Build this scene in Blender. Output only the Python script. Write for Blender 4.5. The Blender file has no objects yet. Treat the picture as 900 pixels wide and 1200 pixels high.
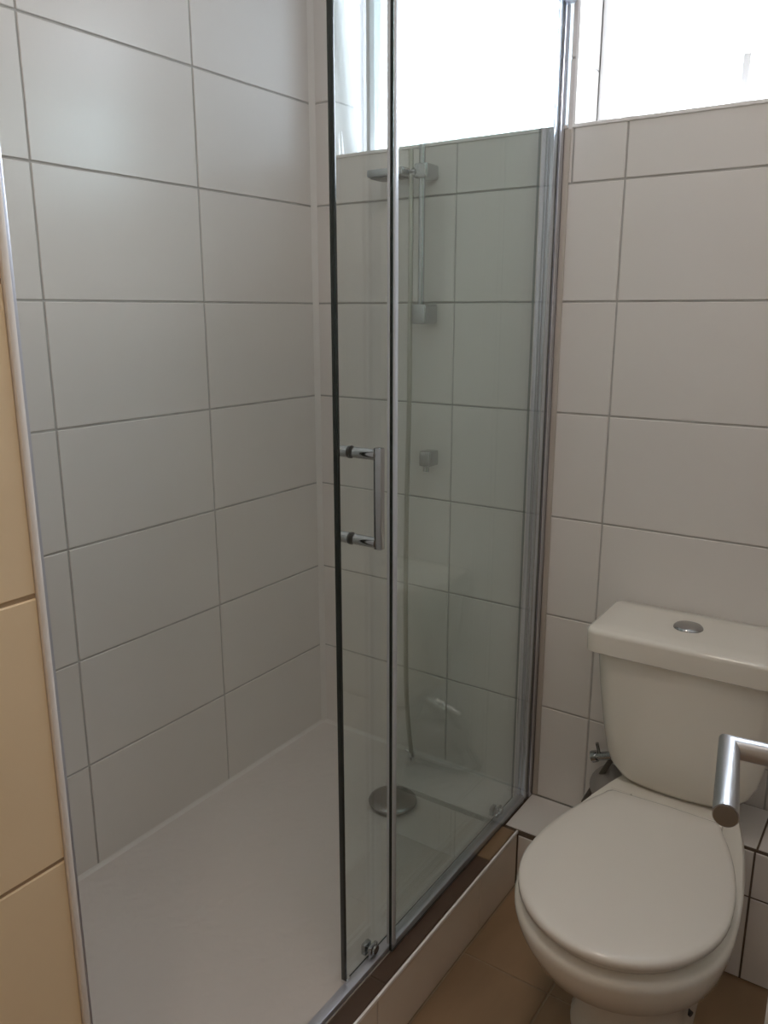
import bpy, bmesh, math, random
from mathutils import Vector, Matrix
random.seed(7)
SC = bpy.context.scene
COL = SC.collection
V = Vector

# ------------------------------------------------------------------ camera, sky, lights, exposure
cam_d = bpy.data.cameras.new('camera')
cam = bpy.data.objects.new('camera', cam_d); COL.objects.link(cam)
cam_d.sensor_fit = 'HORIZONTAL'; cam_d.sensor_width = 36.0
cam_d.lens = 951.39 / 900 * 36.0
cam_d.clip_start = 0.01; cam_d.clip_end = 200
CR = V((0.82610444, 0.56351693, -0.00034418)); CU = V((-0.13531535, 0.1989624, 0.97062028)); CF = V((-0.54702944, 0.80178715, -0.24061621))
cam.matrix_world = Matrix(((CR.x, CU.x, -CF.x, 1.44997), (CR.y, CU.y, -CF.y, -1.79249), (CR.z, CU.z, -CF.z, 1.39093), (0, 0, 0, 1)))
SC.camera = cam

world = bpy.data.worlds.new('overcast_sky'); SC.world = world; world.use_nodes = True
wn = world.node_tree.nodes; wl = world.node_tree.links
for n in list(wn): wn.remove(n)
w_out = wn.new('ShaderNodeOutputWorld'); w_bg = wn.new('ShaderNodeBackground')
w_bg.inputs['Color'].default_value = (0.83, 0.93, 1.05, 1); w_bg.inputs['Strength'].default_value = 16.0
wl.new(w_bg.outputs[0], w_out.inputs[0])

HALL_FILL_POWER = 4.2
BATH_LAMP_POWER = 3.7
BATH_LAMP_COLOR = (1.0, 0.86, 0.74)
HALL_FILL_COLOR = (1.0, 0.85, 0.68)

def portal(name, x0, x1, z0, z1, y):
    d = bpy.data.lights.new(name, 'AREA'); d.shape = 'RECTANGLE'; d.size = x1 - x0; d.size_y = z1 - z0
    d.cycles.is_portal = True
    o = bpy.data.objects.new(name, d); COL.objects.link(o)
    o.location = ((x0 + x1) / 2, y, (z0 + z1) / 2); o.rotation_euler = (math.radians(-90), 0, 0)   # faces -y, into the room
    return o
SILL = 1.778; WTOP = 2.34
W1 = (0.07, 0.706); W2 = (0.722, 1.45)
portal('window_portal', *W1, SILL, WTOP, 0.262)
portal('window_portal', *W2, SILL, WTOP, 0.262)

vs = SC.view_settings
SC.display_settings.display_device = 'sRGB'
vs.view_transform = 'Standard'; vs.look = 'None'; vs.exposure = 0.0; vs.gamma = 1.0; vs.use_curve_mapping = False
SC.cycles.max_bounces = 16; SC.cycles.transparent_max_bounces = 24; SC.cycles.diffuse_bounces = 8
SC.cycles.glossy_bounces = 6

# ------------------------------------------------------------------ materials
def nodes_of(m):
    m.use_nodes = True
    return m.node_tree.nodes, m.node_tree.links, m.node_tree.nodes['Principled BSDF']

def mat(name, col, rough=0.4, metal=0.0, var=0.0, vscale=6.0, bump=0.0, bscale=40.0, spec=0.5, coat=0.0, stretch=None, bdist=0.002):
    m = bpy.data.materials.new(name); n, l, p = nodes_of(m)
    p.inputs['Base Color'].default_value = (*col, 1); p.inputs['Roughness'].default_value = rough
    p.inputs['Metallic'].default_value = metal; p.inputs['Specular IOR Level'].default_value = spec
    p.inputs['Coat Weight'].default_value = coat
    geo = n.new('ShaderNodeNewGeometry'); vec = geo.outputs['Position']
    if stretch:
        mp = n.new('ShaderNodeMapping'); mp.inputs['Scale'].default_value = stretch; l.new(vec, mp.inputs[0]); vec = mp.outputs[0]
    if var > 0:
        t = n.new('ShaderNodeTexNoise'); t.inputs['Scale'].default_value = vscale; t.inputs['Detail'].default_value = 5; l.new(vec, t.inputs['Vector'])
        r = n.new('ShaderNodeValToRGB'); e = r.color_ramp.elements
        e[0].position = .3; e[1].position = .7
        e[0].color = (*[c * (1 - var) for c in col], 1); e[1].color = (*[min(1, c * (1 + var)) for c in col], 1)
        l.new(t.outputs['Fac'], r.inputs[0]); l.new(r.outputs[0], p.inputs['Base Color'])
    if bump > 0:
        t2 = n.new('ShaderNodeTexNoise'); t2.inputs['Scale'].default_value = bscale; t2.inputs['Detail'].default_value = 4; l.new(vec, t2.inputs['Vector'])
        b = n.new('ShaderNodeBump'); b.inputs['Strength'].default_value = bump; b.inputs['Distance'].default_value = bdist
        l.new(t2.outputs['Fac'], b.inputs['Height']); l.new(b.outputs[0], p.inputs['Normal'])
    return m

M = {}
M['tile'] = mat('white_wall_tile', (0.75, 0.712, 0.68), 0.27, var=0.012, vscale=3, bump=0.06, bscale=9, bdist=0.004)
M['grout'] = mat('grey_grout', (0.46, 0.44, 0.42), 0.9, var=0.12, vscale=20)
M['beige'] = mat('cream_wall_tile', (0.86, 0.69, 0.47), 0.45, var=0.03, vscale=5, bump=0.08, bscale=14, bdist=0.004)
M['beige_grout'] = mat('brown_grout', (0.50, 0.38, 0.26), 0.9, var=0.1, vscale=20)
M['trim'] = mat('white_plastic_trim', (0.88, 0.85, 0.83), 0.35)
M['silicone'] = mat('white_silicone', (0.74, 0.71, 0.68), 0.45, bump=0.1, bscale=60)
M['strip'] = mat('shaded_beige_strip', (0.50, 0.45, 0.40), 0.6)
M['paint'] = mat('white_paint', (0.72, 0.70, 0.67), 0.8, bump=0.1, bscale=120)
M['hall_paint'] = mat('cream_paint', (0.75, 0.66, 0.52), 0.8, bump=0.1, bscale=120)
M['floor'] = mat('brown_floor_tile', (0.31, 0.20, 0.115), 0.42, var=0.28, vscale=5, bump=0.12, bscale=25, stretch=(1, .35, 1))
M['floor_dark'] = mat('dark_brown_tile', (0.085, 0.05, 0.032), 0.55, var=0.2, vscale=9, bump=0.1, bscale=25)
M['floor_grout'] = mat('tan_grout', (0.33, 0.25, 0.17), 0.9, var=0.1, vscale=20)
M['dark_grout'] = mat('dark_grout', (0.12, 0.085, 0.06), 0.9, var=0.2, vscale=20)
M['plinth_tile'] = mat('plinth_tile', (0.72, 0.63, 0.54), 0.4, var=0.03, vscale=4, bump=0.05, bscale=10)
M['ceramic'] = mat('white_ceramic', (0.78, 0.735, 0.66), 0.09, spec=0.5, coat=0.3)
M['seat'] = mat('white_seat_plastic', (0.75, 0.70, 0.635), 0.16, spec=0.5)
M['chrome'] = mat('chrome', (0.75, 0.75, 0.76), 0.10, metal=1.0)
M['alu'] = mat('satin_aluminium', (0.58, 0.59, 0.65), 0.32, metal=0.7)
M['profile'] = mat('bright_aluminium_profile', (0.60, 0.61, 0.68), 0.17, metal=0.8)
M['steel'] = mat('brushed_steel', (0.56, 0.56, 0.58), 0.30, metal=1.0, bump=0.08, bscale=300, stretch=(6, .3, 6))
M['dark_steel'] = mat('dull_steel_cap', (0.30, 0.28, 0.26), 0.42, metal=0.8)
M['drain'] = mat('drain_chrome', (0.42, 0.40, 0.39), 0.24, metal=1.0, bump=0.05, bscale=30)
M['hose_grey'] = mat('dark_grey_hose', (0.13, 0.115, 0.10), 0.6)
M['dark'] = mat('dark_rubber', (0.045, 0.042, 0.04), 0.6)
M['hose'] = mat('steel_hose', (0.50, 0.48, 0.42), 0.30, metal=0.9)
M['pvc'] = mat('white_window_frame', (0.85, 0.85, 0.86), 0.3)
M['grey_plastic'] = mat('grey_plastic_pipe', (0.34, 0.31, 0.29), 0.5)
M['seal'] = mat('clear_seal_strip', (0.50, 0.52, 0.56), 0.25)
M['door'] = mat('white_door_paint', (0.74, 0.70, 0.64), 0.45, bump=0.05, bscale=60)
M['glass_edge'] = mat('green_glass_edge', (0.012, 0.018, 0.014), 0.15)
M['glass_edge_soft'] = mat('pale_glass_edge', (0.16, 0.18, 0.17), 0.3)
M['fitting'] = mat('darkened_chrome', (0.46, 0.47, 0.48), 0.12, metal=1.0)

def glass_mat(name, tint):
    m = bpy.data.materials.new(name); m.use_nodes = True
    n, l = m.node_tree.nodes, m.node_tree.links
    for x in list(n): n.remove(x)
    out = n.new('ShaderNodeOutputMaterial'); mix = n.new('ShaderNodeMixShader')
    tr = n.new('ShaderNodeBsdfTransparent'); tr.inputs[0].default_value = (*tint, 1)
    gl = n.new('ShaderNodeBsdfGlossy'); gl.inputs['Roughness'].default_value = 0.0; gl.inputs['Color'].default_value = (1, 1, 1, 1)
    geo = n.new('ShaderNodeNewGeometry')
    dot = n.new('ShaderNodeVectorMath'); dot.operation = 'DOT_PRODUCT'
    l.new(geo.outputs['Normal'], dot.inputs[0]); l.new(geo.outputs['Incoming'], dot.inputs[1])
    def math_(op, a, b):
        k = n.new('ShaderNodeMath'); k.operation = op
        for i, x in enumerate((a, b)):
            if x is None: continue
            if isinstance(x, (int, float)): k.inputs[i].default_value = x
            else: l.new(x, k.inputs[i])
        return k.outputs[0]
    c = math_('ABSOLUTE', dot.outputs['Value'], None)
    p5 = math_('POWER', math_('SUBTRACT', 1.0, c), 5.0)
    F = math_('ADD', math_('MULTIPLY', p5, 0.96), 0.04)          # Schlick reflectance of glass
    l.new(F, mix.inputs[0]); l.new(tr.outputs[0], mix.inputs[1]); l.new(gl.outputs[0], mix.inputs[2])
    l.new(mix.outputs[0], out.inputs[0])
    return m
M['glass'] = glass_mat('shower_glass', (0.943, 0.973, 0.966))
M['pane'] = glass_mat('window_glass', (0.97, 0.98, 0.98))
M['pane_dimmed'] = glass_mat('dimmed_window_glass', (0.30, 0.31, 0.31))  # tint darkened to damp the light through the shower window

# shower tray: white resin with faint diagonal ripples
def tray_mat():
    m = mat('white_resin_tray', (0.68, 0.63, 0.595), 0.42); n, l, p = nodes_of(m)
    geo = n.new('ShaderNodeNewGeometry'); mp = n.new('ShaderNodeMapping'); mp.inputs['Rotation'].default_value = (0, 0, math.radians(20))
    l.new(geo.outputs['Position'], mp.inputs[0])
    w = n.new('ShaderNodeTexWave'); w.inputs['Scale'].default_value = 9; w.inputs['Distortion'].default_value = 6; w.inputs['Detail'].default_value = 3; w.inputs['Detail Scale'].default_value = 2
    l.new(mp.outputs[0], w.inputs['Vector'])
    b = n.new('ShaderNodeBump'); b.inputs['Strength'].default_value = 0.25; b.inputs['Distance'].default_value = 0.003
    l.new(w.outputs['Fac'], b.inputs['Height']); l.new(b.outputs[0], p.inputs['Normal'])
    return m
M['tray'] = tray_mat()

# ------------------------------------------------------------------ builders
def mesh_obj(name, bm, m, parent=None, smooth=False, auto=None):
    me = bpy.data.meshes.new(name)
    bmesh.ops.recalc_face_normals(bm, faces=bm.faces)
    bm.to_mesh(me); bm.free()
    ms = m if isinstance(m, (list, tuple)) else [m]
    for x in ms: me.materials.append(x)
    if smooth:
        for p in me.polygons: p.use_smooth = True
        if auto is not None:
            try: me.set_sharp_from_angle(angle=math.radians(auto))
            except Exception: pass
    o = bpy.data.objects.new(name, me); COL.objects.link(o)
    if parent is not None: o.parent = parent
    return o

def tag(o, label=None, cat=None, group=None, kind=None):
    if label: o['label'] = label
    if cat: o['category'] = cat
    if group: o['group'] = group
    if kind: o['kind'] = kind
    return o

def thing(name, label, cat, loc=(0, 0, 0), rz=0.0, group=None):
    o = bpy.data.objects.new(name, None); COL.objects.link(o); o.empty_display_size = 0.05
    o.location = loc; o.rotation_euler = (0, 0, rz)
    return tag(o, label, cat, group)

def bx(bm, x0, x1, y0, y1, z0, z1, bevel=0.0, seg=2, mtx=None):
    vs_ = [bm.verts.new(p) for p in ((x0, y0, z0), (x1, y0, z0), (x1, y1, z0), (x0, y1, z0), (x0, y0, z1), (x1, y0, z1), (x1, y1, z1), (x0, y1, z1))]
    fs = [bm.faces.new([vs_[i] for i in q]) for q in ((0, 3, 2, 1), (4, 5, 6, 7), (0, 1, 5, 4), (1, 2, 6, 5), (2, 3, 7, 6), (3, 0, 4, 7))]
    vv = vs_
    if bevel > 0:
        es = list({e for f in fs for e in f.edges})
        r = bmesh.ops.bevel(bm, geom=es, offset=bevel, segments=seg, profile=0.5, affect='EDGES')
        vv = list({v for f in r['faces'] for v in f.verts} | {v for v in vs_ if v.is_valid})
    if mtx is not None:
        for v in vv: v.co = mtx @ v.co
    return bm

def box(name, x0, x1, y0, y1, z0, z1, m, parent=None, bevel=0.0, seg=2, smooth=None):
    bm = bmesh.new(); bx(bm, x0, x1, y0, y1, z0, z1, bevel, seg)
    return mesh_obj(name, bm, m, parent, smooth=(bevel > 0), auto=35)

def tube(bm, pts, rad, n=12, cap=True):
    pts = [V(p) for p in pts]; rads = rad if isinstance(rad, (list, tuple)) else [rad] * len(pts)
    rings = []; t0 = None; u = None
    for i, p in enumerate(pts):
        t = (pts[min(i + 1, len(pts) - 1)] - pts[max(i - 1, 0)]).normalized()
        if u is None:
            a = V((0, 0, 1)) if abs(t.z) < .9 else V((1, 0, 0)); u = t.cross(a).normalized()
        else:
            u = (u - t * u.dot(t)).normalized()
        w = t.cross(u)
        rings.append([bm.verts.new(p + (u * math.cos(k * 2 * math.pi / n) + w * math.sin(k * 2 * math.pi / n)) * rads[i]) for k in range(n)])
    for a, b in zip(rings, rings[1:]):
        for k in range(n): bm.faces.new((a[k], a[(k + 1) % n], b[(k + 1) % n], b[k]))
    if cap:
        bm.faces.new(rings[0][::-1]); bm.faces.new(rings[-1])
    return bm

def lathe(bm, prof, n=32, centre=(0, 0, 0)):
    c = V(centre); rings = []
    for r, z in prof:
        if r < 1e-6: rings.append([bm.verts.new(c + V((0, 0, z)))])
        else: rings.append([bm.verts.new(c + V((r * math.cos(k * 2 * math.pi / n), r * math.sin(k * 2 * math.pi / n), z))) for k in range(n)])
    for a, b in zip(rings, rings[1:]):
        for k in range(n):
            if len(a) == 1 and len(b) == 1: continue
            if len(a) == 1: bm.faces.new((a[0], b[k], b[(k + 1) % n]))
            elif len(b) == 1: bm.faces.new((a[k], a[(k + 1) % n], b[0]))
            else: bm.faces.new((a[k], a[(k + 1) % n], b[(k + 1) % n], b[k]))
    return bm

def loft(bm, rings, cap0=True, cap1=True):
    R = [[bm.verts.new(p) for p in r] for r in rings]
    n = len(R[0])
    for a, b in zip(R, R[1:]):
        for k in range(n): bm.faces.new((a[k], a[(k + 1) % n], b[(k + 1) % n], b[k]))
    if cap0: bm.faces.new(R[0][::-1])
    if cap1: bm.faces.new(R[-1])
    return bm

# ---- single tiles: a slab with a chamfered face, mesh data shared by size and material
TILE_T = 0.006
_tiles = {}
def tile_mesh(w, h, m, ch=0.0012):
    key = (round(w, 4), round(h, 4), m.name)
    if key in _tiles: return _tiles[key]
    bm = bmesh.new(); rs = []
    for (dz, ins) in ((-TILE_T, 0), (-ch, 0), (0, ch)):
        rs.append([(-w / 2 + ins, -h / 2 + ins, dz), (w / 2 - ins, -h / 2 + ins, dz), (w / 2 - ins, h / 2 - ins, dz), (-w / 2 + ins, h / 2 - ins, dz)])
    loft(bm, rs, cap0=False)
    me = bpy.data.meshes.new('tile'); bmesh.ops.recalc_face_normals(bm, faces=bm.faces); bm.to_mesh(me); bm.free()
    me.materials.append(m); _tiles[key] = me
    return me
def tile(parent, O, U, Vv, u0, u1, v0, v1, m, joint=0.0042, name='tile', off=True):
    if u1 - u0 < joint + .003 or v1 - v0 < joint + .003: return
    N = U.cross(Vv)
    me = tile_mesh(u1 - u0 - joint, v1 - v0 - joint, m)
    c = O + U * ((u0 + u1) / 2) + Vv * ((v0 + v1) / 2) + N * (random.uniform(-.0004, .0004) if off else 0)
    o = bpy.data.objects.new(name, me); COL.objects.link(o); o.parent = parent
    o.matrix_local = Matrix(((U.x, Vv.x, N.x, c.x), (U.y, Vv.y, N.y, c.y), (U.z, Vv.z, N.z, c.z), (0, 0, 0, 1)))
    return o
X, Y, Z = V((1, 0, 0)), V((0, 1, 0)), V((0, 0, 1))
def tile_grid(parent, O, U, Vv, us, vs_, m, holes=(), joint=0.0042):
    """tiles between successive joint lines; a tile crossing a hole is cut back to the hole's edges"""
    for u0, u1 in zip(us, us[1:]):
        for v0, v1 in zip(vs_, vs_[1:]):
            cuts_u = sorted({u0, u1} | {h[i] for h in holes for i in (0, 1) if u0 < h[i] < u1 and h[2] < v1 and h[3] > v0})
            for a, b in zip(cuts_u, cuts_u[1:]):
                segs = [(v0, v1)]
                for h in holes:
                    if h[0] <= a + 1e-6 and h[1] >= b - 1e-6:
                        segs = [q for s in segs for q in ((s[0], min(s[1], h[2])), (max(s[0], h[3]), s[1])) if q[1] - q[0] > .004]
                for s in segs: tile(parent, O, U, Vv, a, b, s[0], s[1], m, joint)

# ================================================================== the room shell
CEIL = 2.50; G = 0.0025
ROWS = [0.153] + [0.16 + 0.25 * k for k in range(1, 10)] + [CEIL]
Y_STUB = -1.352; X_PL = 0.737; TR = 0.153
RIGHT = 1.74; FRONT = -1.70

wall_left = tag(box('wall_left', -0.12, -G, Y_STUB - .0, 0.0, 0, CEIL, M['grout']), 'white tiled wall running along the long side of the shower tray', 'wall', kind='structure')
tile_grid(wall_left, V((0, 0, 0)), Y, Z, [Y_STUB, -1.244, -0.828, -0.411, 0.0], ROWS, M['tile'])

# back wall with two window openings
bm = bmesh.new()
us = sorted([-0.12, W1[0] - G, W1[1] + G, W2[0] - G, W2[1] + G, RIGHT]); zs = [0, SILL - G, WTOP + G, CEIL]
for a, b in zip(us, us[1:]):
    for c, d in zip(zs, zs[1:]):
        if (c, d) == (zs[1], zs[2]) and ((a, b) == (us[1], us[2]) or (a, b) == (us[3], us[4])): continue
        bx(bm, a, b, G, 0.26, c, d)
bmesh.ops.remove_doubles(bm, verts=bm.verts, dist=1e-5)
wall_back = tag(mesh_obj('wall_back', bm, M['grout']), 'white tiled wall with two high windows behind the toilet and shower', 'wall', kind='structure')
holes = [(W1[0], W1[1], SILL, WTOP), (W2[0], W2[1], SILL, WTOP)]
tile_grid(wall_back, V((0, 0, 0)), X, Z, [0.0, 0.435, 0.84, 1.25, 1.66, RIGHT], ROWS, M['tile'], holes)
# tiled window reveals: left jambs (facing +x), right jambs (facing -x), sills
for wi in (W1, W2):
    for z0, z1 in ((SILL, 1.91), (1.91, 2.16), (2.16, WTOP)):
        tile(wall_back, V((wi[0], 0, 0)), Y, Z, 0.002, 0.13, z0, z1, M['tile'], 0.003)
        tile(wall_back, V((wi[1], 0, 0)), -Y, Z, -0.13, -0.002, z0, z1, M['tile'], 0.003)
    n = 2
    for k in range(n):
        a = wi[0] + (wi[1] - wi[0]) * k / n; b = wi[0] + (wi[1] - wi[0]) * (k + 1) / n
        tile(wall_back, V((0, 0, SILL)), X, Y, a, b, 0.002, 0.13, M['tile'], 0.003)
for wi, nm in ((W1, 'trim_1'), (W2, 'trim_2')):
    bm = bmesh.new()
    bx(bm, wi[0], wi[1], -0.0035, 0.004, SILL - 0.006, SILL + 0.002, 0.0015)
    bx(bm, wi[0] - .004, wi[0] + .003, -0.0035, 0.004, SILL - .006, WTOP, 0.0015)
    tag(mesh_obj(nm, bm, M['trim'], wall_back), kind='structure')

wall_right = tag(box('wall_right', RIGHT, RIGHT + .1, FRONT - .1, 0.26, 0, CEIL, M['paint']), 'plain wall on the toilet side, out of view to the right', 'wall', kind='structure')
bm = bmesh.new()     # front wall with the doorway the picture is taken from
bx(bm, X_PL, 0.80, FRONT - .1, FRONT, 0, CEIL); bx(bm, 1.485, RIGHT, FRONT - .1, FRONT, 0, CEIL); bx(bm, 0.80, 1.485, FRONT - .1, FRONT, 2.08, CEIL)
wall_front = tag(mesh_obj('wall_front', bm, M['paint']), 'wall with the doorway facing the windows', 'wall', kind='structure')

# cream tiled wall closing the near end of the shower
wall_side = tag(box('wall_side', -0.12, X_PL - G, FRONT - .1, Y_STUB - G, 0, CEIL, M['beige_grout']), 'cream tiled wall at the near end of the shower, brown joints', 'wall', kind='structure')
tile_grid(wall_side, V((X_PL, 0, 0)), Y, Z, [FRONT, Y_STUB - .004], [0.0, 0.217, 0.517, 0.817, 1.117, 1.417, 1.717, 2.017, 2.317, CEIL], M['beige'], joint=0.005)
tile_grid(wall_side, V((0, Y_STUB, 0)), -X, Z, [-X_PL, -0.41, 0.0], ROWS, M['tile'])
bm = bmesh.new(); bx(bm, X_PL - .006, X_PL + .003, Y_STUB - .006, Y_STUB + .002, 0.0, CEIL, 0.002)
tag(mesh_obj('trim_3', bm, M['trim'], None, True, 35), 'white corner strip down the edge of the cream tiled wall', 'trim', kind='structure')
# white silicone in the far shower corner
bm = bmesh.new(); vv = []
prof = [(0.0, -0.012), (0.002, -0.010), (0.005, -0.005), (0.010, -0.002), (0.012, 0.0), (0.0, 0.0)]
loft(bm, [[(px, py, z) for px, py in prof] for z in (TR, CEIL)])
tag(mesh_obj('trim_4', bm, M['silicone'], None, True, 30), 'white silicone bead up the far corner of the shower', 'trim', kind='structure')
# silicone along the tray
bm = bmesh.new()
loft(bm, [[(0.0, y, TR), (0.008, y, TR), (0.003, y, TR + .004), (0.0, y, TR + .009)] for y in (Y_STUB, 0.0)])
loft(bm, [[(x, 0.0, TR), (x, -.008, TR), (x, -.003, TR + .004), (x, 0.0, TR + .009)] for x in (0.0, 0.68)])
tag(mesh_obj('trim_5', bm, M['silicone']), 'thin white sealant line where the tray meets the tiled walls', 'trim', kind='structure')

floor = tag(box('floor', -0.12, RIGHT, FRONT - .1, 0.26, -0.1, -G, M['floor_grout']), 'brown tiled floor around the toilet', 'floor', kind='structure')
tile_grid(floor, V((0, 0, 0)), X, Y, [X_PL, 0.94, 1.39, RIGHT], [FRONT - .1, -1.333, -0.883, -0.433, 0.0], M['floor'], joint=0.004)
tag(box('ceiling', -0.12, RIGHT + .1, FRONT - .1, 0.26, CEIL, CEIL + .1, M['paint']), 'white ceiling above the bathroom', 'ceiling', kind='structure')

# the hall behind the camera
hall = bmesh.new(); HX0, HX1, HY0 = 0.3, 2.3, -3.2
bx(hall, HX0 - .1, HX0, HY0, FRONT - .1, 0, CEIL); bx(hall, HX1, HX1 + .1, HY0, FRONT - .1, 0, CEIL); bx(hall, HX0 - .1, HX1 + .1, HY0 - .1, HY0, 0, CEIL)
bx(hall, HX0 - .1, X_PL, FRONT - .12, FRONT - .1, 0, CEIL); bx(hall, RIGHT, HX1 + .1, FRONT - .12, FRONT - .1, 0, CEIL)
tag(mesh_obj('wall_hall', hall, M['hall_paint']), 'cream painted hall walls behind the viewer', 'wall', kind='structure')
tag(box('floor_hall', HX0 - .1, HX1 + .1, HY0 - .1, FRONT - .1, -0.1, 0.0, M['floor']), 'brown hall floor behind the viewer', 'floor', kind='structure')
tag(box('ceiling_hall', HX0 - .1, HX1 + .1, HY0 - .1, FRONT - .1, CEIL, CEIL + .1, M['paint']), 'white hall ceiling behind the viewer', 'ceiling', kind='structure')
# unseen hall ceiling lamp, added as warm fill light
lamp = thing('ceiling_lamp', 'added round fill lamp on the hall ceiling, unseen behind the viewer', 'lamp', (1.65, -2.4, CEIL))
bm = bmesh.new(); lathe(bm, [(0, 0), (0.13, 0), (0.13, -0.025), (0.12, -0.03), (0, -0.03)]); mesh_obj('lamp_base', bm, M['trim'], lamp, True, 35)
ld = bpy.data.lights.new('lamp_bulb', 'AREA'); ld.shape = 'DISK'; ld.size = 0.22; ld.energy = HALL_FILL_POWER; ld.color = HALL_FILL_COLOR
lo = bpy.data.objects.new('lamp_bulb', ld); COL.objects.link(lo); lo.parent = lamp; lo.location = (0, 0, -0.034)

# bathroom ceiling lamp, above the frame
lamp = thing('ceiling_lamp', 'round white ceiling lamp above the bathroom floor', 'lamp', (0.98, -1.0, CEIL))
bm = bmesh.new(); lathe(bm, [(0, 0), (0.17, 0), (0.17, -0.03), (0.16, -0.036), (0, -0.036)]); mesh_obj('lamp_base', bm, M['trim'], lamp, True, 35)
ld = bpy.data.lights.new('lamp_bulb', 'AREA'); ld.shape = 'DISK'; ld.size = 0.30; ld.energy = BATH_LAMP_POWER; ld.color = BATH_LAMP_COLOR
lo = bpy.data.objects.new('lamp_bulb', ld); COL.objects.link(lo); lo.parent = lamp; lo.location = (0, 0, -0.040)

# ================================================================== windows
def window(name, x0, x1, label, pane, sx=0.0):
    r = thing(name, label, 'window', ((x0 + x1) / 2, 0.13, SILL)); r['kind'] = 'structure'
    w = (x1 - x0) / 2; H = WTOP - SILL; f = 0.024
    bm = bmesh.new()
    bx(bm, -w, -w + f, 0, .06, 0, H, .004); bx(bm, w - f, w, 0, .06, 0, H, .004)
    bx(bm, -w + f, w - f, 0, .06, 0, f, .004); bx(bm, -w + f, w - f, 0, .06, H - f, H, .004)
    mesh_obj('frame', bm, M['pvc'], r, True, 35)
    # top-hung sash pushed open outwards
    hinge = Matrix.Translation((0, .03, H - f)) @ Matrix.Rotation(math.radians(9), 4, 'X')
    sw = w - f + .004; sh = H - 2 * f + .006; s = .03
    bm = bmesh.new()
    for q in ((-sw, -sw + s, -sh, 0), (sw - s, sw, -sh, 0), (-sw + s, sw - s, -sh, -sh + s), (-sw + s, sw - s, -s, 0)):
        bx(bm, q[0], q[1], .0, .05, q[2], q[3], .005, 2, hinge)
    sash = mesh_obj('sash', bm, M['pvc'], r, True, 35)
    bm = bmesh.new(); bx(bm, -sw + s - .005, sw - s + .005, .022, .027, -sh + s - .005, -s + .005, 0, 2, hinge)
    mesh_obj('pane', bm, M[pane], sash)
    bm = bmesh.new()
    p0 = V((sx, .012, f + .004)); p1 = hinge @ V((sx, 0, -sh + .025))
    bx(bm, sx - .03, sx + .03, .004, .022, f, f + .006, .001); bx(bm, sx - .008, sx + .008, .01, .018, f + .006, f + .10, .002)
    tube(bm, [p0 + V((-.03, 0, .01)), p0 + V((0, .02, .012)), p1], .004, 8)
    mesh_obj('stay', bm, M['pvc'], r, True, 35)
    return r
window('window_1', *W1, 'bright high window above the shower, seen through the glass', 'pane_dimmed')
window('window_2', *W2, 'bright high window above the toilet cistern', 'pane', -.056)

# ================================================================== shower plinth, boxing
bm = bmesh.new(); bx(bm, 0.0, .694, Y_STUB, -.166, 0, TR - .03); bx(bm, .694, X_PL - G, Y_STUB, -.166, 0, TR - G)
plinth = tag(mesh_obj('shower_plinth', bm, M['dark_grout']), 'low tiled plinth carrying the shower tray, brown top strip', 'plinth', kind='structure')
tile_grid(plinth, V((X_PL, 0, 0)), Y, Z, [Y_STUB, -0.768, -0.358, -0.167], [0.0, TR - .006], M['plinth_tile'], joint=0.003)
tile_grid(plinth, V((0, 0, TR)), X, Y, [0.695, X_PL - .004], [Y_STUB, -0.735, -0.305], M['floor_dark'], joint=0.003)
tile_grid(plinth, V((0, 0, TR)), X, Y, [0.695, X_PL - .004], [-0.305, -0.17], M['floor'], joint=0.003)
bm = bmesh.new(); bx(bm, X_PL - .003, X_PL + .0020, Y_STUB, -.166, TR - .007, TR + .001, .001)
mesh_obj('edge_trim', bm, M['trim'], plinth, True, 35)

boxing = tag(box('pipe_boxing', 0.69, 1.13, -.166 + G, -G, 0, TR - G, M['dark_grout']), 'low tiled pipe boxing behind the toilet, beside the shower', 'boxing', kind='structure')
tile_grid(boxing, V((0, 0, TR)), X, Y, [0.70, 0.84, 1.13], [-.160, 0.0], M['tile'], joint=0.003)
tile_grid(boxing, V((0, -.166, 0)), X, Z, [X_PL, 0.84, 1.13], [0.0, TR - .012], M['tile'])
boxing2 = tag(box('pipe_boxing', 1.13, RIGHT, -.166 + G, -G, 0, .318 - G, M['dark_grout']), 'taller tiled pipe boxing in shadow right of the toilet', 'boxing', kind='structure')
tile_grid(boxing2, V((0, 0, .318)), X, Y, [1.13, 1.265, RIGHT], [-.162, -.004], M['tile'])
tile_grid(boxing2, V((0, -.166, 0)), X, Z, [1.13, 1.262, RIGHT], [0.0, .203, .312], M['tile'])

# ================================================================== shower tray
tray = thing('shower_tray', 'white rectangular shower tray with rippled surface behind the glass', 'shower tray', (0, 0, 0))
bm = bmesh.new()
def rr(x0, x1, y0, y1, r, z, n=5):
    pts = []
    for cx, cy, a0 in ((x1 - r, y1 - r, 0), (x0 + r, y1 - r, 90), (x0 + r, y0 + r, 180), (x1 - r, y0 + r, 270)):
        for k in range(n + 1):
            a = math.radians(a0 + 90 * k / n); pts.append((cx + r * math.cos(a), cy + r * math.sin(a), z))
    return pts
x0, x1, y0, y1 = 0.0, 0.694, Y_STUB, 0.0
rings = [rr(x0, x1, y0, y1, .002, TR - .004), rr(x0, x1, y0, y1, .002, TR), rr(x0 + .03, x1 - .03, y0 + .03, y1 - .03, .02, TR + .0005),
         rr(x0 + .045, x1 - .045, y0 + .045, y1 - .045, .03, TR - .004), rr(x0 + .08, x1 - .08, y0 + .08, y1 - .08, .03, TR - .006)]
cx, cy = 0.41, -0.228
rings.append([(cx + (p[0] - cx) * .5, cy + (p[1] - cy) * .5, TR - .011) for p in rings[-1]])
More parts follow.
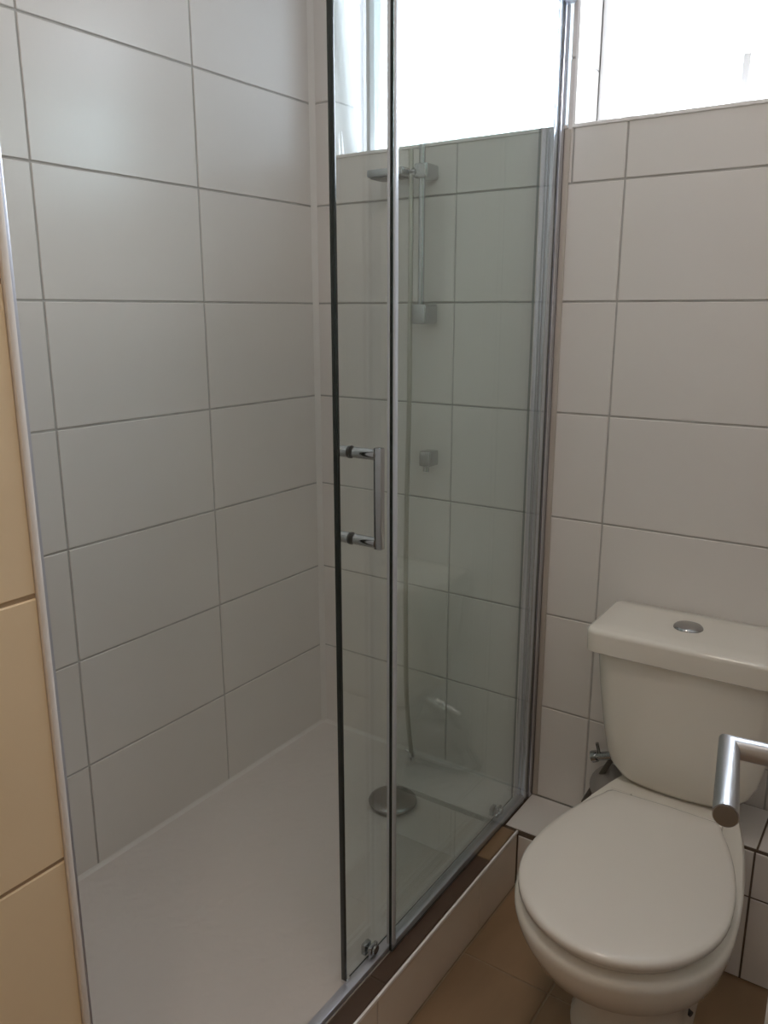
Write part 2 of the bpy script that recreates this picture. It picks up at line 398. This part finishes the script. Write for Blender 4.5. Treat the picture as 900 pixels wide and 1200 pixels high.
rings.append([(cx + .06 * math.cos(t), cy + .06 * math.sin(t), TR - .016) for t in [math.atan2(p[1] - cy, p[0] - cx) for p in rings[-2]]])
R = [[bm.verts.new(p) for p in r] for r in rings]
for a, b in zip(R, R[1:]):
    for k in range(len(a)): bm.faces.new((a[k], a[(k + 1) % len(a)], b[(k + 1) % len(a)], b[k]))
bm.faces.new(R[-1])
mesh_obj('basin', bm, M['tray'], tray, True, 30)
bm = bmesh.new(); lathe(bm, [(0, .013), (.030, .0125), (.052, .010), (.061, .006), (.0635, .002), (.062, -.003), (.05, -.006), (0, -.006)], 40, (cx, cy, TR - .0045))
drain = mesh_obj('drain_cover', bm, M['drain'], tray, True, 50); drain['label'] = 'round dull chrome drain cover'

# ================================================================== shower enclosure
enc = thing('shower_enclosure', 'clear glass shower screen with chrome profiles and a sliding door', 'shower screen', (0.69, 0, TR))
def enc_box(bm, x0, x1, y0, y1, z0, z1, b=0.0): return bx(bm, x0 - .69, x1 - .69, y0, y1, z0 - TR, z1 - TR, b)
ENC_TOP = 2.012
bm = bmesh.new(); enc_box(bm, .662, .702, -.024, -.0005, TR + .001, ENC_TOP, .0015); enc_box(bm, .668, .6855, -.046, -.024, TR + .001, ENC_TOP, .002); enc_box(bm, .6875, .699, -.050, -.024, TR + .001, ENC_TOP, .002)
prof_o = mesh_obj('wall_profile', bm, M['profile'], enc, True, 35)
bm = bmesh.new(); enc_box(bm, .702, .716, -.004, -.0005, TR + .002, 1.770, .0015)  # thin strip beside the profile, the shade there painted as dull beige
mesh_obj('profile_shade_strip', bm, M['strip'], prof_o, True, 35)['label'] = 'dull beige strip beside the wall profile, shade put into its colour'
bm = bmesh.new(); enc_box(bm, .674, .694, Y_STUB + .004, -.045, TR + .0008, TR + .014, .002); enc_box(bm,   .690, .6990, -.665, -.05, TR + .0008, TR + .020, .0015)
mesh_obj('bottom_rail', bm, M['alu'], enc, True, 35)
bm = bmesh.new(); enc_box(bm, .655, .715, Y_STUB + .004, -.0005, ENC_TOP, ENC_TOP + .045, .004)
mesh_obj('top_rail', bm, M['alu'], enc, True, 35)
bm = bmesh.new(); enc_box(bm, .66, .70, Y_STUB + .0045, Y_STUB + .03, TR + .014, ENC_TOP, .002)
mesh_obj('closing_profile', bm, M['alu'], enc, True, 35)

def glass_panel(name, x, y0, y1, z0, z1, t=.006):
    bm = bmesh.new(); enc_box(bm, x - t / 2, x + t / 2, y0, y1, z0, z1)
    o = mesh_obj(name, bm, [M['glass'], M['glass_edge']], enc)
    for p in o.data.polygons:
        if abs(p.normal.x) < .5: p.material_index = 1
    return o
# fixed panel: back wall to y = -0.665, outer track
fixed = glass_panel('fixed_panel', .6975, -.668, -.03, TR + .006, ENC_TOP + .005)
bm = bmesh.new(); enc_box(bm, .6890, .6944, -.6685, -.650, TR + .02, ENC_TOP, .001); enc_box(bm, .7007, .7042, -.6685, -.658, TR + .02, ENC_TOP, .001)
mesh_obj('edge_seal', bm, M['seal'], fixed, True, 35)['label'] = 'milky seal strip down the edge of the fixed glass'
# sliding door, pushed nearly fully open on the inner track
DX = .674
door = glass_panel('sliding_door', DX, -.787, -.068, TR + .012, ENC_TOP - .01)
door.data.materials.append(M['glass_edge_soft'])
for p in door.data.polygons:
    if p.normal.y > .5: p.material_index = 2
hb = bmesh.new(); HZ0, HZ1, HY = 1.022, 1.168, -.744
enc_box(hb, DX + .044, DX + .058, HY - .0065, HY + .0065, HZ0 - .010, HZ1 + .012, .0015)      # grip
for hz in (HZ0, HZ1):
    tube(hb, [(DX + .0032 - .69, HY, hz - TR), (DX + .046 - .69, HY, hz - TR)], .009, 20)
handle = mesh_obj('door_handle', hb, M['fitting'], door, True, 35)
for hz in (HZ0, HZ1):
    hk = bmesh.new(); tube(hk, [(DX - .030 - .69, HY, hz - TR), (DX - .0075 - .69, HY, hz - TR)], .0095, 20)
    mesh_obj('inner_knob', hk, M['fitting'], door, True, 35)
    hg = bmesh.new(); tube(hg, [(DX - .0075 - .69, HY, hz - TR), (DX - .0031 - .69, HY, hz - TR)], .0105, 20)
    mesh_obj('handle_washer', hg, M['dark'], door, True, 35)
hg = bmesh.new(); enc_box(hg, DX - .0052, DX + .0050, -.7905, -.7855, TR + .020, ENC_TOP - .01, .001)
mesh_obj('edge_seal', hg, M['glass_edge'], door, True, 35)['label'] = 'dark seal strip along the leading edge of the sliding door'
for ry in (-.705, -.160):
    bm = bmesh.new()
    enc_box(bm, DX + .0032, DX + .011, ry - .013, ry + .013, TR + .016, TR + .041, .003)
    enc_box(bm, DX - .014, DX - .0032, ry - .011, ry + .011, TR + .014, TR + .038, .003)
    tube(bm, [(DX + .012 - .69, ry, .032), (DX + .016 - .69, ry, .032)], .009, 16)
    mesh_obj('bottom_roller', bm, M['fitting'], door, True, 35)
bm = bmesh.new(); enc_box(bm, DX - .007, DX + .007, -.7895, -.775, TR + .011, TR + .020, .001)
mesh_obj('corner_clip', bm, M['chrome'], door, True, 35)
for ry in (-.70, -.22):
    bm = bmesh.new(); tube(bm, [(DX - .02 - .69, ry, ENC_TOP - .03 - TR), (DX + .012 - .69, ry, ENC_TOP - .03 - TR)], .018, 20)
    mesh_obj('top_roller', bm, M['chrome'], door, True, 35)

# ================================================================== shower fittings on the back wall
rail = thing('shower_rail', 'chrome riser rail with square brackets on the shower back wall', 'shower rail', (0.37, 0, 1.36))
bm = bmesh.new(); tube(bm, [(-.002, -.046, .0), (-.002, -.046, .422)], .008, 16); mesh_obj('rail_tube', bm, M['fitting'], rail, True, 40)
bm = bmesh.new(); bx(bm, -.020, .020, -.062, -.0003, -.001, .047, .006, 3); mesh_obj('bracket', bm, M['fitting'], rail, True, 40)
bm = bmesh.new(); bx(bm, -.018, .018, -.060, -.0003, .334, .368, .006, 3); tube(bm, [(-.016, -.046, .35), (-.030, -.046, .35)], .011, 16)
mesh_obj('slider', bm, M['fitting'], rail, True, 40)

hs = thing('hand_shower', 'chrome hand shower lying flat on the riser rail, hose hanging down', 'hand shower', (0.338, -.05, 1.71))
bm = bmesh.new()
bx(bm, -.105, .001, -.035, .032, -.008, .010, .005, 3)
mesh_obj('head', bm, M['fitting'], hs, True, 40)
bm = bmesh.new(); bx(bm, -.098, -.02, -.028, .026, -.011, -.0085, .001); mesh_obj('spray_plate', bm, M['dark_steel'], hs, True, 40)
pts = [(.000, 0, .052), (.001, .000, .02), (.002, 0, -.10), (.002, 0, -.19), (.001, 0, -.35), (.001, 0, -.50), (.0, 0, -.60), (-.003, 0, -.70), (-.005, 0, -.83), (-.006, 0, -.95), (-.006, 0, -1.10), (-.004, 0, -1.25), (-.001, -.002, -1.33), (.006, -.004, -1.42), (.016, -.008, -1.485), (.024, -.012, -1.530)]
def spline(pts, per=8):
    P = [V(p) for p in pts]; out = []
    for i in range(len(P) - 1):
        a, b, c, d = P[max(i - 1, 0)], P[i], P[i + 1], P[min(i + 2, len(P) - 1)]
        for k in range(per):
            t = k / per
            out.append(.5 * ((2 * b) + (c - a) * t + (2 * a - 5 * b + 4 * c - d) * t * t + (3 * b - a - 3 * c + d) * t ** 3))
    return out + [P[-1]]
sp = spline(pts, 6)
fine = []                                     # ribbed steel hose: radius alternates along a resampled line
L = 0; acc = [sp[0]]
for a, b in zip(sp, sp[1:]):
    m_ = max(1, int((b - a).length / .004))
    for k in range(m_): fine.append(a.lerp(b, k / m_))
fine.append(sp[-1])
bm = bmesh.new(); tube(bm, fine, [.0070 if i % 2 else .0058 for i in range(len(fine))], 10)
hose = mesh_obj('hose', bm, M['hose'], hs, True); hose['label'] = 'ribbed steel hose hanging to the tray'
bm = bmesh.new(); e = V(pts[-1]); d_ = (V(pts[-1]) - V(pts[-2])).normalized()
tube(bm, [e - d_ * .012, e - d_ * .002, e + d_ * .010, e + d_ * .014], [.009, .0105, .0105, .007], 16)
tube(bm, [e + V((-.004, 0, .012)), e + V((-.018, -.004, .016))], .0045, 10)
mesh_obj('hose_nut', bm, M['chrome'], hose, True, 40)

elb = thing('wall_outlet', 'small square chrome water outlet low on the shower back wall', 'water outlet', (.382, 0, 1.022))
bm = bmesh.new(); bx(bm, -.0165, .0165, -.045, -.0003, -.019, .020, .004, 3); mesh_obj('outlet_body', bm, M['fitting'], elb, True, 40)
bm = bmesh.new(); tube(bm, [(-.002, -.032, -.019), (-.002, -.032, -.034)], .008, 16); mesh_obj('nipple', bm, M['fitting'], elb, True, 40)

# ================================================================== toilet
wc = thing('toilet', 'white close-coupled toilet with closed lid under the right window', 'toilet', (1.092, 0, 0), math.radians(1.2))
def egg(yf, yb, hw, k, z, n=48, a=None):
    """plan outline of a bowl: half ellipse at the front, sides drawn in by k towards a flat back with soft corners"""
    a = a or hw * 1.12; yc = yf + a; pts = []
    m_ = n // 2
    half = []
    for i in range(m_ + 1):
        t = i / m_
        if t < .55:
            th = t / .55 * math.pi / 2; half.append((hw * math.sin(th), yc - a * math.cos(th)))
        else:
            s = (t - .55) / .45
            if s < .75:
                q = s / .75; yy = yc + (yb - .02 - yc) * q; half.append((hw * (1 - k * q * q), yy))
            else:
                q = (s - .75) / .25 * math.pi / 2; w = hw * (1 - k)
                half.append(((w - .02) * (1 if q < 1e-6 else 1) * (1 - (1 - math.cos(q)) * .0) - 0 + .02 * math.cos(q) if q < math.pi / 2 - 1e-6 else 0.0, yb - .02 + .02 * math.sin(q)))
    right = [(x, y, z) for x, y in half]; left = [(-x, y, z) for x, y in half[1:-1]][::-1]
    return right + left
bm = bmesh.new()
rings = [egg(-.535, -.17, .112, .12, 0), egg(-.535, -.17, .112, .12, .012), egg(-.525, -.17, .104, .12, .03), egg(-.520, -.17, .100, .10, .09),
         egg(-.535, -.168, .108, .10, .14), egg(-.58, -.168, .128, .12, .19), egg(-.645, -.168, .153, .22, .24), egg(-.700, -.120, .173, .42, .29),
         egg(-.727, -.05, .183, .50, .335), egg(-.737, -.04, .187, .52, .362), egg(-.737, -.04, .187, .52, .376), egg(-.730, -.044, .181, .52, .383)]
loft(bm, rings)
bowl = mesh_obj('bowl', bm, M['ceramic'], wc, True, 50)
bm = bmesh.new(); tube(bm, [(.100, -.36, .042), (.109, -.364, .041)], .006, 14)
mesh_obj('screw_cap', bm, M['dark'], bowl, True, 40)
bm = bmesh.new()
loft(bm, [egg(-.716, -.262, .164, .34, .3832), egg(-.719, -.258, .167, .34, .388), egg(-.719, -.258, .167, .34, .397), egg(-.716, -.262, .164, .34, .4005)])
mesh_obj('seat', bm, M['seat'], wc, True, 50)
bm = bmesh.new()
LY0, LY1 = -.737, -.270
loft(bm, [egg(LY0 + .006, LY1 - .004, .173, .36, .4025), egg(LY0, LY1, .179, .36, .406), egg(LY0, LY1, .179, .36, .415), egg(LY0 + .003, LY1 - .002, .176, .36, .419), egg(LY0 + .012, LY1 - .008, .167, .36, .4215), egg(LY0 + .05, LY1 - .04, .13, .36, .4225)])
lid = mesh_obj('seat_lid', bm, M['seat'], wc, True, 60)
for sx in (-1, 1):
    bm = bmesh.new(); tube(bm, [(sx * .070, -.258, .398), (sx * .112, -.258, .398)], .012, 16); bx(bm, sx * .090 - .012, sx * .090 + .012, -.272, -.244, .383, .397, .003)
    mesh_obj('hinge', bm, M['seat'], wc, True, 40)
def crr(hw, yf, yb, r, z, bow=0.012, n=6):
    pts = []
    r2 = min(r, .02)
    for cx, cy, a0, q in ((hw - r2, yb - r2, 0, r2), (-hw + r2, yb - r2, 90, r2), (-hw + r, yf + r, 180, r), (hw - r, yf + r, 270, r)):
        for k in range(n + 1):
            a = math.radians(a0 + 90 * k / n); pts.append([cx + q * math.cos(a), cy + q * math.sin(a), z])
        if a0 == 180:
            for k in range(1, 8):
                xx = (-hw + r) + (2 * hw - 2 * r) * k / 8; pts.append([xx, yf, z])
    for p in pts:                                              # slightly bowed front
        if p[1] < yf + .06: p[1] -= bow * (1 - (p[0] / hw) ** 2)
    return [tuple(p) for p in pts]
bm = bmesh.new()
loft(bm, [crr(.080, -.165, -.03, .03, .384), crr(.105, -.172, -.028, .03, .388), crr(.128, -.180, -.024, .035, .400), crr(.146, -.186, -.020, .04, .422), crr(.157, -.189, -.016, .04, .450),
          crr(.168, -.191, -.012, .04, .51), crr(.180, -.195, -.010, .04, .60), crr(.188, -.198, -.008, .04, .687)])
cis = mesh_obj('cistern', bm, M['ceramic'], wc, True, 50)
bm = bmesh.new()
loft(bm, [crr(.196, -.212, -.006, .022, .686, .004), crr(.202, -.219, -.005, .024, .690, .004), crr(.203, -.220, -.005, .024, .729, .004), crr(.202, -.219, -.005, .024, .7345, .004), crr(.199, -.215, -.007, .023, .7385, .004), crr(.193, -.208, -.011, .022, .7405, .004), crr(.15, -.17, -.04, .02, .7415, .003)])
cl = mesh_obj('cistern_lid', bm, M['ceramic'], wc, True, 40)
bm = bmesh.new(); lathe(bm, [(0, .0065), (.020, .006), (.027, .0045), (.0295, .002), (.0305, -.001), (.0305, -.004), (0, -.004)], 36, (-.018, -.105, .742))
btn = mesh_obj('flush_button', bm, M['fitting'], wc, True, 45); btn['label'] = 'round chrome flush button on the cistern lid'
# inlet valve, its hose, and the waste pipe behind the bowl
bm = bmesh.new(); tube(bm, [(-.205, -.07, .362), (-.150, -.075, .385)], .010, 12); tube(bm, [(-.196, -.072, .366), (-.203, -.076, .400)], .004, 8); tube(bm, [(-.214, -.07, .358), (-.203, -.07, .363)], .014, 12)
valve = mesh_obj('inlet_valve', bm, M['fitting'], wc, True, 40)
bm = bmesh.new(); tube(bm, spline([(-.158, -.075, .380), (-.175, -.06, .350), (-.205, -.035, .285), (-.240, -.016, .205), (-.244, -.014, .19), (-.232, -.02, .176), (-.18, -.05, .172), (-.10, -.08, .19)], 5), .0065, 10)
mesh_obj('supply_hose', bm, M['hose_grey'], wc, True)
bm = bmesh.new(); tube(bm, [(-.075, -.19, .285), (-.13, -.10, .275), (-.185, -.008, .262)], .050, 24)
mesh_obj('waste_pipe', bm, M['grey_plastic'], wc, True, 40)

# ================================================================== the open door with its lever handle
DA = math.radians(6.0)
dr = thing('door_1', 'white door standing open at the right, steel lever handle', 'door', (1.386, -.99, 0), DA); dr['kind'] = 'structure'
# local frame: +y runs to the latch edge (origin there), +x into the leaf
bm = bmesh.new(); bx(bm, 0, .04, -.70, 0, .012, 2.05, .002); mesh_obj('door_leaf', bm, M['door'], dr, True, 35)
bm = bmesh.new()
hy, hz, ax = -.077, 1.01, -.046
r = .0100
# lever: mitred L of round tube
def mitre_L(bm, r, n=28):
    end, elbow, root = V((ax - .004, hy - .113, hz)), V((ax - .013, hy, hz)), V((.0, hy, hz))
    ring = lambda f: [f(2 * math.pi * k / n) for k in range(n)]
    a = ring(lambda t: end + V((r * math.cos(t), 0, r * math.sin(t))))
    m_ = ring(lambda t: elbow + V((r * math.cos(t), -r * math.cos(t), r * math.sin(t))) * 1.0)
    b = ring(lambda t: root + V((0, -r * math.cos(t), r * math.sin(t))))
    A = [[bm.verts.new(p) for p in q] for q in (a, m_, b)]
    for p, q in zip(A, A[1:]):
        for k in range(n): bm.faces.new((p[k], p[(k + 1) % n], q[(k + 1) % n], q[k]))
    bm.faces.new(A[0][::-1]); bm.faces.new(A[2])
mitre_L(bm, r)
lev = mesh_obj('lever_handle', bm, M['steel'], dr, True, 40); lev['label'] = 'brushed steel lever handle'
bm = bmesh.new(); tube(bm, [(ax - .004, hy - .1142, hz), (ax - .004, hy - .1131, hz)], .0091, 28); mesh_obj('end_cap', bm, M['dark_steel'], lev, True, 40)
bm = bmesh.new(); tube(bm, [(-.008, hy, hz), (-.0002, hy, hz)], .026, 32); mesh_obj('rose', bm, M['steel'], lev, True, 40)
